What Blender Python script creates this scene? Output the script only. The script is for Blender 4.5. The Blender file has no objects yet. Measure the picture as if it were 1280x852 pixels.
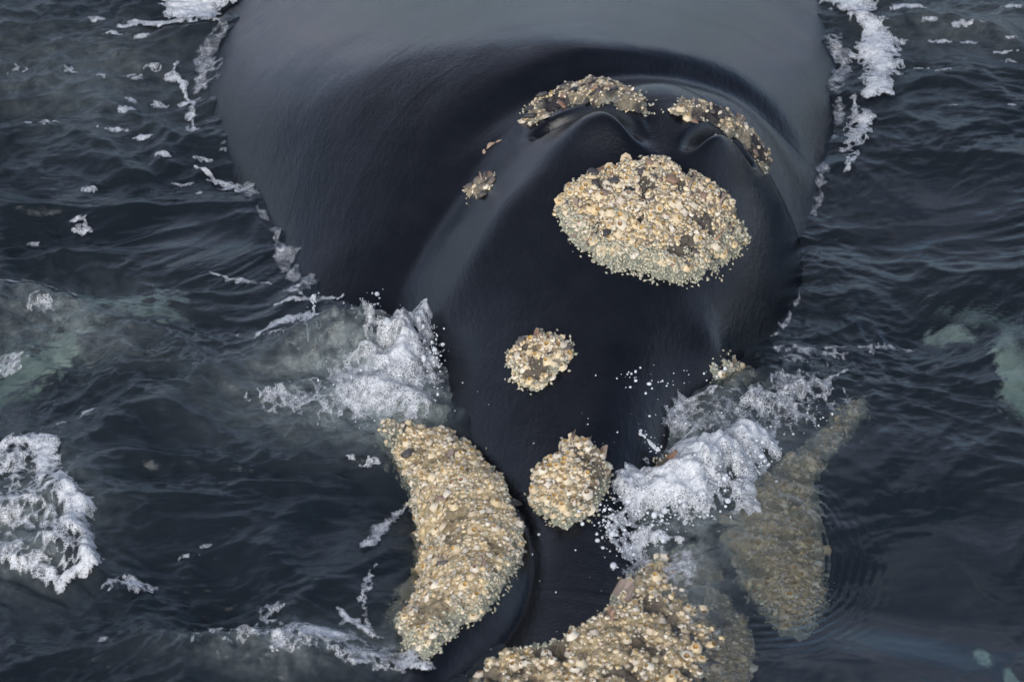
import bpy, math, random
import numpy as np

random.seed(7)
RNG = np.random.default_rng(11)
scene = bpy.context.scene
COL = scene.collection

# ------------------------------------------------------------------ camera
PITCH = math.radians(35.0)
DIST = 18.0
LENS = 135.0
cam_data = bpy.data.cameras.new('camera')
cam = bpy.data.objects.new('camera', cam_data)
COL.objects.link(cam)
CAM = np.array([0.0, -DIST * math.cos(PITCH), DIST * math.sin(PITCH)])
cam.location = CAM
cam.rotation_euler = (math.pi / 2 - PITCH, 0, 0)
cam_data.sensor_width = 36.0
cam_data.lens = LENS
cam_data.clip_end = 20000.0
cam_data.dof.use_dof = True
cam_data.dof.focus_distance = 18.1
cam_data.dof.aperture_fstop = 3.2
scene.camera = cam

# ------------------------------------------------------------------ sky
SUN_EL, SUN_AZ = math.radians(30), math.radians(196)
world = bpy.data.worlds.new('World')
scene.world = world
world.use_nodes = True
nt = world.node_tree
nt.nodes.clear()
wo = nt.nodes.new('ShaderNodeOutputWorld')
bg = nt.nodes.new('ShaderNodeBackground')
bg.inputs['Strength'].default_value = 0.118
sky = nt.nodes.new('ShaderNodeTexSky')
sky.sky_type = 'NISHITA'
sky.sun_disc = False
sky.sun_elevation = SUN_EL
sky.sun_rotation = SUN_AZ
sky.air_density = 1.0
sky.dust_density = 2.0
tc = nt.nodes.new('ShaderNodeTexCoord')
mp = nt.nodes.new('ShaderNodeMapping')
mp.inputs['Scale'].default_value = (1.0, 1.0, 1.7)
cn = nt.nodes.new('ShaderNodeTexNoise')
cn.inputs['Scale'].default_value = 2.6
cn.inputs['Detail'].default_value = 6.0
cn.inputs['Roughness'].default_value = 0.55
cr = nt.nodes.new('ShaderNodeValToRGB')
cr.color_ramp.elements[0].position = 0.46
cr.color_ramp.elements[0].color = (0.1, 0.1, 0.1, 1)
cr.color_ramp.elements[1].position = 0.57
cr.color_ramp.elements[1].color = (1, 1, 1, 1)
cn2 = nt.nodes.new('ShaderNodeTexNoise')
cn2.inputs['Scale'].default_value = 6.0
cn2.inputs['Detail'].default_value = 4.0
cr2 = nt.nodes.new('ShaderNodeValToRGB')
cr2.color_ramp.elements[0].position = 0.36
cr2.color_ramp.elements[0].color = (2.0, 2.4, 3.5, 1)
cr2.color_ramp.elements[1].position = 0.64
cr2.color_ramp.elements[1].color = (8.6, 8.8, 10.0, 1)
mx = nt.nodes.new('ShaderNodeMix')
mx.data_type = 'RGBA'
L = nt.links.new
L(tc.outputs['Generated'], mp.inputs['Vector'])
L(mp.outputs['Vector'], cn.inputs['Vector'])
L(mp.outputs['Vector'], cn2.inputs['Vector'])
L(cn.outputs['Fac'], cr.inputs['Fac'])
L(cn2.outputs['Fac'], cr2.inputs['Fac'])
L(cr.outputs['Color'], mx.inputs[0])
L(sky.outputs['Color'], mx.inputs[6])
L(cr2.outputs['Color'], mx.inputs[7])
# heavy cloud overhead, thinner and lighter towards the horizon all round
sep = nt.nodes.new('ShaderNodeSeparateXYZ')
L(tc.outputs['Generated'], sep.inputs[0])
cr3 = nt.nodes.new('ShaderNodeValToRGB')
cr3.color_ramp.interpolation = 'EASE'
cr3.color_ramp.elements[0].position = 0.2
cr3.color_ramp.elements[0].color = (1.04, 1.06, 1.10, 1)
cr3.color_ramp.elements[1].position = 0.9
cr3.color_ramp.elements[1].color = (0.38, 0.38, 0.40, 1)
L(sep.outputs['Z'], cr3.inputs['Fac'])
mul = nt.nodes.new('ShaderNodeMix')
mul.data_type = 'RGBA'; mul.blend_type = 'MULTIPLY'; mul.inputs[0].default_value = 1.0
L(mx.outputs[2], mul.inputs[6]); L(cr3.outputs['Color'], mul.inputs[7])
L(mul.outputs[2], bg.inputs['Color'])
L(bg.outputs['Background'], wo.inputs['Surface'])

sun_data = bpy.data.lights.new('sun', 'SUN')
sun_data.energy = 1.2
sun_data.angle = math.radians(45)
sun_data.color = (1.0, 0.99, 0.98)
sun = bpy.data.objects.new('sun', sun_data)
COL.objects.link(sun)
sun.rotation_euler = (math.pi / 2 - SUN_EL, 0, math.pi - SUN_AZ)

scene.view_settings.view_transform = 'Standard'
scene.view_settings.look = 'None'
scene.view_settings.exposure = 0.8
scene.view_settings.gamma = 1.0
scene.render.engine = 'CYCLES'
scene.cycles.use_denoising = True
scene.cycles.max_bounces = 10
scene.cycles.transparent_max_bounces = 12
scene.cycles.sample_clamp_indirect = 4.0

# ------------------------------------------------------------------ helpers
FPX = LENS / 36.0 * 1280.0
CP, SP = math.cos(PITCH), math.sin(PITCH)


def ray(u, v):
    u = np.asarray(u, float); v = np.asarray(v, float)
    a, b = u - 640.0, 426.0 - v
    return np.stack([a, FPX * CP + b * SP, -FPX * SP + b * CP], -1)


def gp(u, v, z=0.0):
    """photo pixel -> point of the level z (real place on the water or at height z)"""
    d = ray(u, v)
    t = (z - CAM[2]) / d[..., 2]
    return CAM + d * t[..., None]


def perm_grad(ix, iy, seed):
    n = (ix * 374761393 + iy * 668265263 + seed * 974634539) & 0xFFFFFFFF
    n = ((n ^ (n >> 13)) * 1274126177) & 0xFFFFFFFF
    return n ^ (n >> 16)


def perlin(x, y, seed=0):
    x0 = np.floor(x).astype(np.int64); y0 = np.floor(y).astype(np.int64)
    fx, fy = x - x0, y - y0
    u = fx * fx * fx * (fx * (fx * 6 - 15) + 10)
    w = fy * fy * fy * (fy * (fy * 6 - 15) + 10)

    def g(dx, dy):
        h = perm_grad(x0 + dx, y0 + dy, seed) & 0xFFFF
        a = h * (2 * math.pi / 65536)
        return np.cos(a) * (fx - dx) + np.sin(a) * (fy - dy)
    a = g(0, 0); b = g(1, 0); c = g(0, 1); d = g(1, 1)
    return ((a + (b - a) * u) * (1 - w) + (c + (d - c) * u) * w) * 1.41


def fbm(x, y, seed=0, octs=4, gain=0.5, lac=2.03):
    s = 0.0; amp = 1.0
    for i in range(octs):
        s = s + amp * perlin(x, y, seed + i * 17)
        x = x * lac + 3.7; y = y * lac - 1.9; amp *= gain
    return s


def ridged(x, y, seed=0, octs=3, gain=0.5):
    s = 0.0; amp = 1.0
    for i in range(octs):
        s = s + amp * (1 - 2 * np.abs(perlin(x, y, seed + i * 17)))
        x = x * 2.1 + 1.3; y = y * 2.1 + 4.1; amp *= gain
    return s


def worley(x, y, seed=0):
    """F1, F2 cell distances"""
    x0 = np.floor(x).astype(np.int64); y0 = np.floor(y).astype(np.int64)
    f1 = np.full(x.shape, 9.0); f2 = np.full(x.shape, 9.0)
    for dx in (-1, 0, 1):
        for dy in (-1, 0, 1):
            h = perm_grad(x0 + dx, y0 + dy, seed)
            px = x0 + dx + (h & 0xFFFF) / 65536.0
            py = y0 + dy + (perm_grad(x0 + dx, y0 + dy, seed + 91) & 0xFFFF) / 65536.0
            d = np.hypot(x - px, y - py)
            f2 = np.minimum(f2, np.maximum(f1, d)); f1 = np.minimum(f1, d)
    return f1, f2


def sstep(a, b, x):
    t = np.clip((x - a) / (b - a), 0, 1)
    return t * t * (3 - 2 * t)


def smax(a, b, k):
    h = np.clip(0.5 + 0.5 * (a - b) / k, 0, 1)
    return b + (a - b) * h + k * h * (1 - h)


def poly_dist(px, py, pts, closed=False):
    """distance to a polyline and parameter 0..1 along it"""
    pts = np.asarray(pts, float)
    if closed:
        pts = np.vstack([pts, pts[:1]])
    seg = np.diff(pts[:, :2], axis=0); sl = np.hypot(seg[:, 0], seg[:, 1])
    cum = np.concatenate([[0], np.cumsum(sl)]); tot = cum[-1]
    best = np.full(px.shape, 1e9); par = np.zeros(px.shape)
    for i in range(len(seg)):
        ax, ay = pts[i, 0], pts[i, 1]
        t = np.clip(((px - ax) * seg[i, 0] + (py - ay) * seg[i, 1]) / max(sl[i] ** 2, 1e-12), 0, 1)
        d = np.hypot(px - ax - t * seg[i, 0], py - ay - t * seg[i, 1])
        m = d < best
        best = np.where(m, d, best); par = np.where(m, (cum[i] + t * sl[i]) / tot, par)
    return best, par


def inside(px, py, pts):
    pts = np.asarray(pts, float)
    c = np.zeros(px.shape, bool)
    n = len(pts)
    for i in range(n):
        x1, y1 = pts[i, :2]; x2, y2 = pts[(i + 1) % n, :2]
        if y1 == y2:
            continue
        c ^= ((y1 > py) != (y2 > py)) & (px < (x2 - x1) * (py - y1) / (y2 - y1) + x1)
    return c


def smooth_poly(pts, n=4, closed=True):
    """Catmull-Rom refinement of an outline"""
    p = np.asarray(pts, float); m = len(p); out = []
    rng = range(m) if closed else range(m - 1)
    for i in rng:
        if closed:
            a, b, c, d = p[(i - 1) % m], p[i], p[(i + 1) % m], p[(i + 2) % m]
        else:
            a, b, c, d = p[max(i - 1, 0)], p[i], p[i + 1], p[min(i + 2, m - 1)]
        for k in range(n):
            t = k / n
            out.append(0.5 * (2 * b + (c - a) * t + (2 * a - 5 * b + 4 * c - d) * t * t + (3 * b - a - 3 * c + d) * t ** 3))
    if not closed:
        out.append(p[-1])
    return np.array(out)


def mesh_np(name, verts, faces, mats=(), smooth=True, mat_idx=None):
    """faces: (n,3) or (n,4) array"""
    verts = np.asarray(verts, np.float32); faces = np.asarray(faces, np.int32)
    me = bpy.data.meshes.new(name)
    n, k = faces.shape
    me.vertices.add(len(verts)); me.vertices.foreach_set('co', verts.ravel())
    me.loops.add(n * k); me.loops.foreach_set('vertex_index', faces.ravel())
    me.polygons.add(n)
    me.polygons.foreach_set('loop_start', np.arange(0, n * k, k, dtype=np.int32))
    me.polygons.foreach_set('loop_total', np.full(n, k, np.int32))
    if mat_idx is not None:
        me.polygons.foreach_set('material_index', np.asarray(mat_idx, np.int32))
    me.polygons.foreach_set('use_smooth', np.full(n, smooth, bool))
    for m in mats:
        me.materials.append(m)
    me.update(calc_edges=True)
    return me


def add_attr(me, name, vals):
    a = me.attributes.new(name, 'FLOAT', 'POINT')
    a.data.foreach_set('value', np.asarray(vals, np.float32))


def link(name, me, parent=None, label=None, cat=None, group=None, kind=None, loc=None):
    o = bpy.data.objects.new(name, me)
    COL.objects.link(o)
    if parent is not None:
        o.parent = parent
    if loc is not None:
        o.location = loc
    for k, v in (('label', label), ('category', cat), ('group', group), ('kind', kind)):
        if v:
            o[k] = v
    return o


# ------------------------------------------------------------------ materials
def new_mat(name):
    m = bpy.data.materials.new(name); m.use_nodes = True
    t = m.node_tree; t.nodes.clear()
    out = t.nodes.new('ShaderNodeOutputMaterial')
    return m, t, out


def N(t, kind, **kw):
    n = t.nodes.new('ShaderNode' + kind)
    for k, v in kw.items():
        if k.startswith('i_'):
            n.inputs[k[2:].replace('_', ' ')].default_value = v
        else:
            setattr(n, k, v)
    return n


def ramp(t, stops, fac=None):
    r = N(t, 'ValToRGB')
    e = r.color_ramp.elements
    while len(e) < len(stops):
        e.new(0.5)
    for el, (p, c) in zip(e, stops):
        el.position = p; el.color = (*c, 1) if len(c) == 3 else c
    if fac is not None:
        t.links.new(fac, r.inputs['Fac'])
    return r


def mixc(t, fac, a, b, blend='MIX'):
    m = N(t, 'Mix', data_type='RGBA', blend_type=blend)
    for idx, v in ((0, fac), (6, a), (7, b)):
        if hasattr(v, 'links'):
            t.links.new(v, m.inputs[idx])
        else:
            m.inputs[idx].default_value = v if not isinstance(v, tuple) or len(v) == 4 else (*v, 1)
    return m.outputs[2]


def noise(t, vec, scale, detail=4.0, rough=0.55, dist=0.0):
    n = N(t, 'TexNoise')
    n.inputs['Scale'].default_value = scale; n.inputs['Detail'].default_value = detail
    n.inputs['Roughness'].default_value = rough; n.inputs['Distortion'].default_value = dist
    t.links.new(vec, n.inputs['Vector'])
    return n.outputs['Fac']


def mapping(t, vec, scale=(1, 1, 1), rot=(0, 0, 0)):
    m = N(t, 'Mapping')
    m.inputs['Scale'].default_value = scale; m.inputs['Rotation'].default_value = rot
    t.links.new(vec, m.inputs['Vector'])
    return m.outputs['Vector']


def bump(t, h, strength, dist, normal=None):
    b = N(t, 'Bump'); b.inputs['Strength'].default_value = strength; b.inputs['Distance'].default_value = dist
    t.links.new(h, b.inputs['Height'])
    if normal is not None:
        t.links.new(normal, b.inputs['Normal'])
    return b.outputs['Normal']


def mat_skin():
    m, t, out = new_mat('whale_skin')
    co = N(t, 'TexCoord').outputs['Object']
    pale = N(t, 'Attribute', attribute_name='pale').outputs['Fac']
    p = N(t, 'BsdfPrincipled')
    n1 = noise(t, co, 6, 5, 0.6)
    base = ramp(t, [(0.3, (0.003, 0.0042, 0.0065)), (0.7, (0.007, 0.0085, 0.0125))], n1).outputs['Color']
    n2 = noise(t, co, 14, 5, 0.65)
    palec = ramp(t, [(0.35, (0.30, 0.38, 0.30)), (0.6, (0.74, 0.80, 0.66))], n2).outputs['Color']
    col = mixc(t, pale, base, palec)
    t.links.new(col, p.inputs['Base Color'])
    # wet film: streaks of different gloss along the body
    # coordinates that run round the blowhole mound, so that water films and creases follow the head
    off = N(t, 'VectorMath', operation='SUBTRACT'); off.inputs[1].default_value = (0.66, 0.45, 0.0)
    t.links.new(co, off.inputs[0])
    ln = N(t, 'VectorMath', operation='LENGTH'); t.links.new(off.outputs[0], ln.inputs[0])
    nd = N(t, 'VectorMath', operation='NORMALIZE'); t.links.new(off.outputs[0], nd.inputs[0])
    sp3 = N(t, 'SeparateXYZ'); t.links.new(nd.outputs[0], sp3.inputs[0])
    pol = N(t, 'CombineXYZ')
    rmul = N(t, 'Math', operation='MULTIPLY'); rmul.inputs[1].default_value = 6.0
    t.links.new(ln.outputs['Value'], rmul.inputs[0])
    t.links.new(sp3.outputs[0], pol.inputs[0]); t.links.new(sp3.outputs[1], pol.inputs[1]); t.links.new(rmul.outputs[0], pol.inputs[2])
    film = noise(t, pol.outputs[0], 1.0, 4, 0.5, 1.0)
    rg = ramp(t, [(0.35, (0.05,) * 3), (0.7, (0.20,) * 3)], film).outputs['Color']
    t.links.new(rg, p.inputs['Roughness'])
    p.inputs['IOR'].default_value = 1.40
    # under water the skin's own index almost equals the water's: it stops mirroring there
    gz = N(t, 'SeparateXYZ'); t.links.new(co, gz.inputs[0])
    wet = N(t, 'MapRange'); wet.inputs['From Min'].default_value = -0.12; wet.inputs['From Max'].default_value = -0.03
    wet.inputs['To Min'].default_value = 0.03; wet.inputs['To Max'].default_value = 0.5
    t.links.new(gz.outputs['Z'], wet.inputs['Value']); t.links.new(wet.outputs['Result'], p.inputs['Specular IOR Level'])
    fine = noise(t, mapping(t, co, (1, 1.8, 1), (0, 0, -0.6)), 55, 5, 0.65)
    crease = noise(t, mapping(t, co, (2.6, 1, 1), (0, 0, 0.7)), 16, 4, 0.6)
    nb = bump(t, fine, 0.34, 0.006)
    nb = bump(t, crease, 0.26, 0.010, nb)
    nb = bump(t, film, 0.17, 0.030, nb)
    t.links.new(nb, p.inputs['Normal'])
    t.links.new(p.outputs[0], out.inputs['Surface'])
    return m


def mat_water():
    m, t, out = new_mat('sea_water')
    co = N(t, 'TexCoord').outputs['Object']
    aer = N(t, 'Attribute', attribute_name='aerated').outputs['Fac']
    calm = N(t, 'Attribute', attribute_name='chop').outputs['Fac']
    fine = noise(t, mapping(t, co, (1, 1.7, 1), (0, 0, 0.25)), 30, 4, 0.6, 0.4)
    b = N(t, 'Bump'); b.inputs['Distance'].default_value = 0.012
    t.links.new(fine, b.inputs['Height'])
    mu = N(t, 'Math', operation='MULTIPLY'); mu.inputs[1].default_value = 0.42
    t.links.new(calm, mu.inputs[0]); t.links.new(mu.outputs[0], b.inputs['Strength'])
    g = N(t, 'BsdfGlass', i_IOR=1.333, i_Roughness=0.02, i_Color=(0.93, 0.97, 0.98, 1))
    t.links.new(b.outputs['Normal'], g.inputs['Normal'])
    d = N(t, 'BsdfDiffuse')
    bub = noise(t, co, 60, 4, 0.7)
    dc = ramp(t, [(0.3, (0.20, 0.27, 0.27)), (0.7, (0.62, 0.68, 0.68))], bub).outputs['Color']
    t.links.new(dc, d.inputs['Color'])
    t.links.new(b.outputs['Normal'], d.inputs['Normal'])
    an = noise(t, co, 16, 6, 0.65)
    af = N(t, 'Math', operation='MULTIPLY_ADD')   # soft milky patches where air is mixed in
    t.links.new(aer, af.inputs[0]); af.inputs[1].default_value = 1.6
    s = N(t, 'Math', operation='SUBTRACT'); s.inputs[1].default_value = 0.55
    t.links.new(an, s.inputs[0])
    s2 = N(t, 'Math', operation='MULTIPLY'); s2.inputs[1].default_value = 1.5
    t.links.new(s.outputs[0], s2.inputs[0])
    s3 = N(t, 'Math', operation='MULTIPLY'); t.links.new(s2.outputs[0], s3.inputs[0]); t.links.new(aer, s3.inputs[1])
    mm = N(t, 'Math', operation='ADD', use_clamp=True)
    t.links.new(aer, mm.inputs[0]); t.links.new(s3.outputs[0], mm.inputs[1])
    mul = N(t, 'Math', operation='MULTIPLY', use_clamp=True); mul.inputs[1].default_value = 0.55
    t.links.new(mm.outputs[0], mul.inputs[0])
    dd = N(t, 'BsdfDiffuse', i_Color=(0.048, 0.068, 0.086, 1))   # turbid sea, with grey-violet sky reflection painted into its colour
    mx0 = N(t, 'MixShader'); mx0.inputs[0].default_value = 0.19
    t.links.new(g.outputs[0], mx0.inputs[1]); t.links.new(dd.outputs[0], mx0.inputs[2])
    mx = N(t, 'MixShader')
    t.links.new(mul.outputs[0], mx.inputs[0]); t.links.new(mx0.outputs[0], mx.inputs[1]); t.links.new(d.outputs[0], mx.inputs[2])
    t.links.new(mx.outputs[0], out.inputs['Surface'])
    va = N(t, 'VolumeAbsorption', i_Color=(0.30, 0.52, 0.52, 1), i_Density=0.6)
    t.links.new(va.outputs[0], out.inputs['Volume'])
    return m


def mat_foam():
    m, t, out = new_mat('foam')
    co = N(t, 'TexCoord').outputs['Object']
    p = N(t, 'BsdfPrincipled', i_Roughness=0.7)
    n1 = noise(t, co, 50, 5, 0.7)
    c = ramp(t, [(0.3, (0.38, 0.41, 0.44)), (0.65, (0.66, 0.68, 0.70))], n1).outputs['Color']
    t.links.new(c, p.inputs['Base Color'])
    n2 = noise(t, co, 120, 3, 0.6)
    t.links.new(bump(t, n2, 0.15, 0.005), p.inputs['Normal'])
    den = N(t, 'Attribute', attribute_name='froth').outputs['Fac']
    # lacy: thin froth lets the water through between its bubbles
    v = N(t, 'TexVoronoi', feature='DISTANCE_TO_EDGE', i_Scale=105.0)
    wob = N(t, 'VectorMath', operation='ADD')
    nn = N(t, 'TexNoise', i_Scale=25.0, i_Detail=3.0); t.links.new(co, nn.inputs['Vector'])
    sc = N(t, 'VectorMath', operation='SCALE'); sc.inputs['Scale'].default_value = 0.035
    t.links.new(nn.outputs['Color'], sc.inputs[0]); t.links.new(co, wob.inputs[0]); t.links.new(sc.outputs[0], wob.inputs[1])
    t.links.new(wob.outputs[0], v.inputs['Vector'])
    inv = N(t, 'Math', operation='MULTIPLY_ADD'); inv.inputs[1].default_value = -1.5; inv.inputs[2].default_value = 0.40
    t.links.new(v.outputs['Distance'], inv.inputs[0])
    n3 = noise(t, co, 24, 7, 0.78)
    a1 = N(t, 'Math', operation='ADD'); t.links.new(inv.outputs[0], a1.inputs[0]); t.links.new(n3, a1.inputs[1])
    a2 = N(t, 'Math', operation='ADD'); t.links.new(a1.outputs[0], a2.inputs[0]); t.links.new(den, a2.inputs[1])
    mr = N(t, 'MapRange'); mr.inputs['From Min'].default_value = 0.66; mr.inputs['From Max'].default_value = 1.3
    t.links.new(a2.outputs[0], mr.inputs['Value'])
    tr0 = N(t, 'BsdfTransparent'); gl = N(t, 'BsdfGlossy', i_Roughness=0.08)
    t.links.new(bump(t, n2, 0.4, 0.01), gl.inputs['Normal'])
    tr = N(t, 'MixShader'); tr.inputs[0].default_value = 0.06
    t.links.new(tr0.outputs[0], tr.inputs[1]); t.links.new(gl.outputs[0], tr.inputs[2])
    ms = N(t, 'MixShader')
    t.links.new(mr.outputs['Result'], ms.inputs[0]); t.links.new(tr.outputs[0], ms.inputs[1]); t.links.new(p.outputs[0], ms.inputs[2])
    t.links.new(ms.outputs[0], out.inputs['Surface'])
    return m


def mat_drop():
    m, t, out = new_mat('spray_water')
    p = N(t, 'BsdfPrincipled', i_Roughness=0.12, i_IOR=1.33)
    p.inputs['Base Color'].default_value = (0.80, 0.84, 0.88, 1)
    p.inputs['Transmission Weight'].default_value = 0.35
    t.links.new(p.outputs[0], out.inputs['Surface'])
    return m


def mat_crust():
    m, t, out = new_mat('callosity_crust')
    co = N(t, 'TexCoord').outputs['Object']
    rim = N(t, 'Attribute', attribute_name='rim').outputs['Fac']     # 1 at the louse-covered border
    p = N(t, 'BsdfPrincipled', i_Roughness=0.55)
    n1 = noise(t, co, 11, 6, 0.65)
    n2 = noise(t, co, 60, 5, 0.7)
    a = ramp(t, [(0.30, (0.06, 0.055, 0.05)), (0.45, (0.20, 0.17, 0.13)), (0.6, (0.36, 0.29, 0.20)), (0.75, (0.46, 0.38, 0.27))], n1).outputs['Color']
    b = ramp(t, [(0.32, (0.10, 0.09, 0.07)), (0.6, (0.42, 0.36, 0.25)), (0.75, (0.55, 0.50, 0.38))], n2).outputs['Color']
    c = mixc(t, 0.5, a, b)
    g = ramp(t, [(0.3, (0.16, 0.17, 0.14)), (0.7, (0.44, 0.45, 0.36))], n2).outputs['Color']
    warm = N(t, 'Attribute', attribute_name='warm').outputs['Fac']
    wc = ramp(t, [(0.30, (0.22, 0.15, 0.07)), (0.5, (0.60, 0.47, 0.26)), (0.7, (0.74, 0.64, 0.44))], n2).outputs['Color']
    c = mixc(t, warm, c, wc)
    gapf = N(t, 'Attribute', attribute_name='gap').outputs['Fac']
    c = mixc(t, gapf, c, (0.05, 0.045, 0.045))
    c = mixc(t, rim, c, g)
    t.links.new(c, p.inputs['Base Color'])
    nb = bump(t, n2, 0.9, 0.02)
    t.links.new(nb, p.inputs['Normal'])
    t.links.new(p.outputs[0], out.inputs['Surface'])
    return m


def mat_shell(name, stops, bmp=True, rough=0.5):
    m, t, out = new_mat(name)
    co = N(t, 'TexCoord').outputs['Object']
    info = N(t, 'ObjectInfo').outputs['Random']
    tint = N(t, 'Attribute', attribute_name='tint').outputs['Fac']
    s = N(t, 'Math', operation='ADD'); t.links.new(info, s.inputs[0]); t.links.new(tint, s.inputs[1])
    f = N(t, 'Math', operation='FRACT'); t.links.new(s.outputs[0], f.inputs[0])
    p = N(t, 'BsdfPrincipled', i_Roughness=rough)
    c = ramp(t, stops, f.outputs[0]).outputs['Color']
    n2 = noise(t, co, 90, 4, 0.65)
    d = ramp(t, [(0.3, (0.55, 0.52, 0.48)), (0.65, (1, 1, 1))], n2).outputs['Color']
    c = mixc(t, 0.9, c, d, 'MULTIPLY')
    t.links.new(c, p.inputs['Base Color'])
    if bmp:
        t.links.new(bump(t, n2, 0.15, 0.005), p.inputs['Normal'])
    t.links.new(p.outputs[0], out.inputs['Surface'])
    return m


M_SKIN = mat_skin()
M_WATER = mat_water()
M_FOAM = mat_foam()
M_DROP = mat_drop()
M_CRUST = mat_crust()
M_SHELL = mat_shell('barnacle_shell', [(0.0, (0.76, 0.60, 0.34)), (0.25, (0.80, 0.70, 0.50)), (0.5, (0.66, 0.53, 0.34)), (0.75, (0.84, 0.78, 0.64)), (1.0, (0.58, 0.50, 0.40))])
M_HOLE = mat_shell('barnacle_opening', [(0.0, (0.42, 0.24, 0.06)), (0.4, (0.60, 0.38, 0.10)), (0.8, (0.25, 0.14, 0.06)), (1.0, (0.50, 0.30, 0.12))], rough=0.35)
M_LICE = mat_shell('whale_lice', [(0.0, (0.46, 0.46, 0.36)), (0.5, (0.66, 0.62, 0.47)), (1.0, (0.50, 0.52, 0.43))])
M_SCAB = mat_shell('tan_scab', [(0.0, (0.45, 0.33, 0.24)), (1.0, (0.40, 0.30, 0.22))], rough=0.6)
M_FLAKE = mat_shell('horny_skin', [(0.0, (0.04, 0.04, 0.045)), (0.4, (0.09, 0.085, 0.085)), (0.75, (0.20, 0.17, 0.15)), (1.0, (0.34, 0.21, 0.14))], rough=0.6)

# ------------------------------------------------------------------ whale body: height of the back and head over the sea
def spline(ys, vals, q):
    """smooth monotone-ish interpolation (Catmull-Rom in a sorted table)"""
    ys = np.asarray(ys, float); vals = np.asarray(vals, float)
    m = np.gradient(vals, ys)
    q = np.clip(q, ys[0], ys[-1])
    i = np.clip(np.searchsorted(ys, q) - 1, 0, len(ys) - 2)
    h = ys[i + 1] - ys[i]; t = (q - ys[i]) / h
    return ((2 * t**3 - 3 * t**2 + 1) * vals[i] + (t**3 - 2 * t**2 + t) * h * m[i]
            + (-2 * t**3 + 3 * t**2) * vals[i + 1] + (t**3 - t**2) * h * m[i + 1])


def loft(x, y, tab, zb, lo=-1.6, fade=0.5):
    """tab rows: y, left waterline, right waterline, ridge x, ridge z"""
    T = np.asarray(tab, float)
    ys = T[:, 0]
    xl, xr, xm, zt = (spline(ys, T[:, i], y) for i in range(1, 5))
    zt0 = np.maximum(zt, 0.02)
    s2 = 1.0 / (1 - (zb / (zt0 + zb)) ** 2)
    w = np.where(x < xm, xm - xl, xr - xm)
    u2 = ((x - xm) / w) ** 2 / s2
    z = np.where(u2 < 1, (zt + zb) * np.sqrt(np.maximum(1 - u2, 0)) - zb, -zb - (np.sqrt(np.maximum(u2, 1)) - 1) * w * 1.8)
    out = np.maximum(ys[0] - y, 0)
    z = z - (out / fade) ** 2 * 0.4
    return np.maximum(z, lo)


BODY = [  # y, xL, xR, ridge x, ridge z
    (0.05, -1.00, 0.80, -0.25, 0.06),
    (0.40, -1.07, 1.22, 0.05, 0.32),
    (0.75, -1.16, 1.38, 0.18, 0.52),
    (1.10, -1.28, 1.47, 0.20, 0.66),
    (1.50, -1.43, 1.56, 0.15, 0.71),
    (2.00, -1.56, 1.65, 0.10, 0.62),
    (2.60, -1.60, 1.72, 0.08, 0.46),
    (3.40, -1.55, 1.70, 0.05, 0.32),
    (4.60, -1.30, 1.45, 0.00, 0.12),
    (6.50, -0.90, 1.05, 0.00, -0.25),
]
HEAD = [
    (-2.60, 0.00, 0.52, 0.22, 0.00),
    (-2.00, 0.02, 0.55, 0.24, 0.04),
    (-1.40, 0.00, 0.60, 0.28, 0.13),
    (-1.00, -0.16, 0.68, 0.32, 0.21),
    (-0.60, -0.32, 0.84, 0.40, 0.33),
    (-0.20, -0.42, 1.08, 0.52, 0.50),
    (0.10, -0.50, 1.27, 0.62, 0.66),
    (0.40, -0.46, 1.37, 0.66, 0.79),
    (0.70, -0.34, 1.39, 0.68, 0.85),
    (1.00, -0.12, 1.30, 0.69, 0.80),
    (1.20, 0.04, 1.20, 0.69, 0.60),
    (1.45, 0.16, 1.05, 0.68, 0.25),
    (1.80, 0.24, 0.95, 0.66, -0.2),
]
JAW = [
    (-3.20, -1.90, 2.10, 0.20, -0.50),
    (-2.20, -2.40, 2.60, 0.20, -0.36),
    (-1.00, -2.60, 2.90, 0.20, -0.30),
    (0.20, -2.65, 2.95, 0.20, -0.32),
    (1.40, -2.40, 2.60, 0.20, -0.60),
    (2.60, -1.80, 2.10, 0.20, -0.9),
]


def jaw(x, y):
    T = np.asarray(JAW, float)
    xl, xr, xm, zt = (spline(T[:, 0], T[:, i], y) for i in range(1, 5))
    w = np.where(x < xm, xm - xl, xr - xm)
    u = np.abs(x - xm) / w
    z = zt - 0.8 * np.maximum(u, 0) ** 6
    z = z - np.maximum(T[0, 0] - y, 0) ** 2
    return np.maximum(z, -1.6)


def bump_line(x, y, Z, pts, width, height, ends=0.12):
    """smooth ridge (or groove) along a curve: bumps laid densely along it and summed"""
    q = np.asarray(pts)[:, :2]
    seg = np.hypot(*np.diff(q, axis=0).T); cum = np.concatenate([[0], np.cumsum(seg)])
    n = max(int(cum[-1] / (width * 0.35)), 8)
    tq = (np.arange(n) + 0.5) / n
    px = np.interp(tq * cum[-1], cum, q[:, 0]); py = np.interp(tq * cum[-1], cum, q[:, 1])
    prof = np.sin(math.pi * tq) ** 0.7
    acc = np.zeros_like(Z)
    m = (x > px.min() - 3 * width) & (x < px.max() + 3 * width) & (y > py.min() - 3 * width) & (y < py.max() + 3 * width)
    xm, ym = x[m], y[m]; am = np.zeros_like(xm)
    for i in range(n):
        am += prof[i] * np.exp(-((xm - px[i]) ** 2 + (ym - py[i]) ** 2) / width ** 2)
    acc[m] = am * (cum[-1] / n) / (width * math.sqrt(math.pi))
    return Z + height * acc


def lipridge(x, y, pts, w, z0):
    d, par = poly_dist(x, y, smooth_poly(pts[:, :2], 5, False))
    z = spline([0, 0.5, 1.0], z0, par)
    return np.maximum(z - (d / w) ** 2 * 0.18, -1.6)


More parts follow.
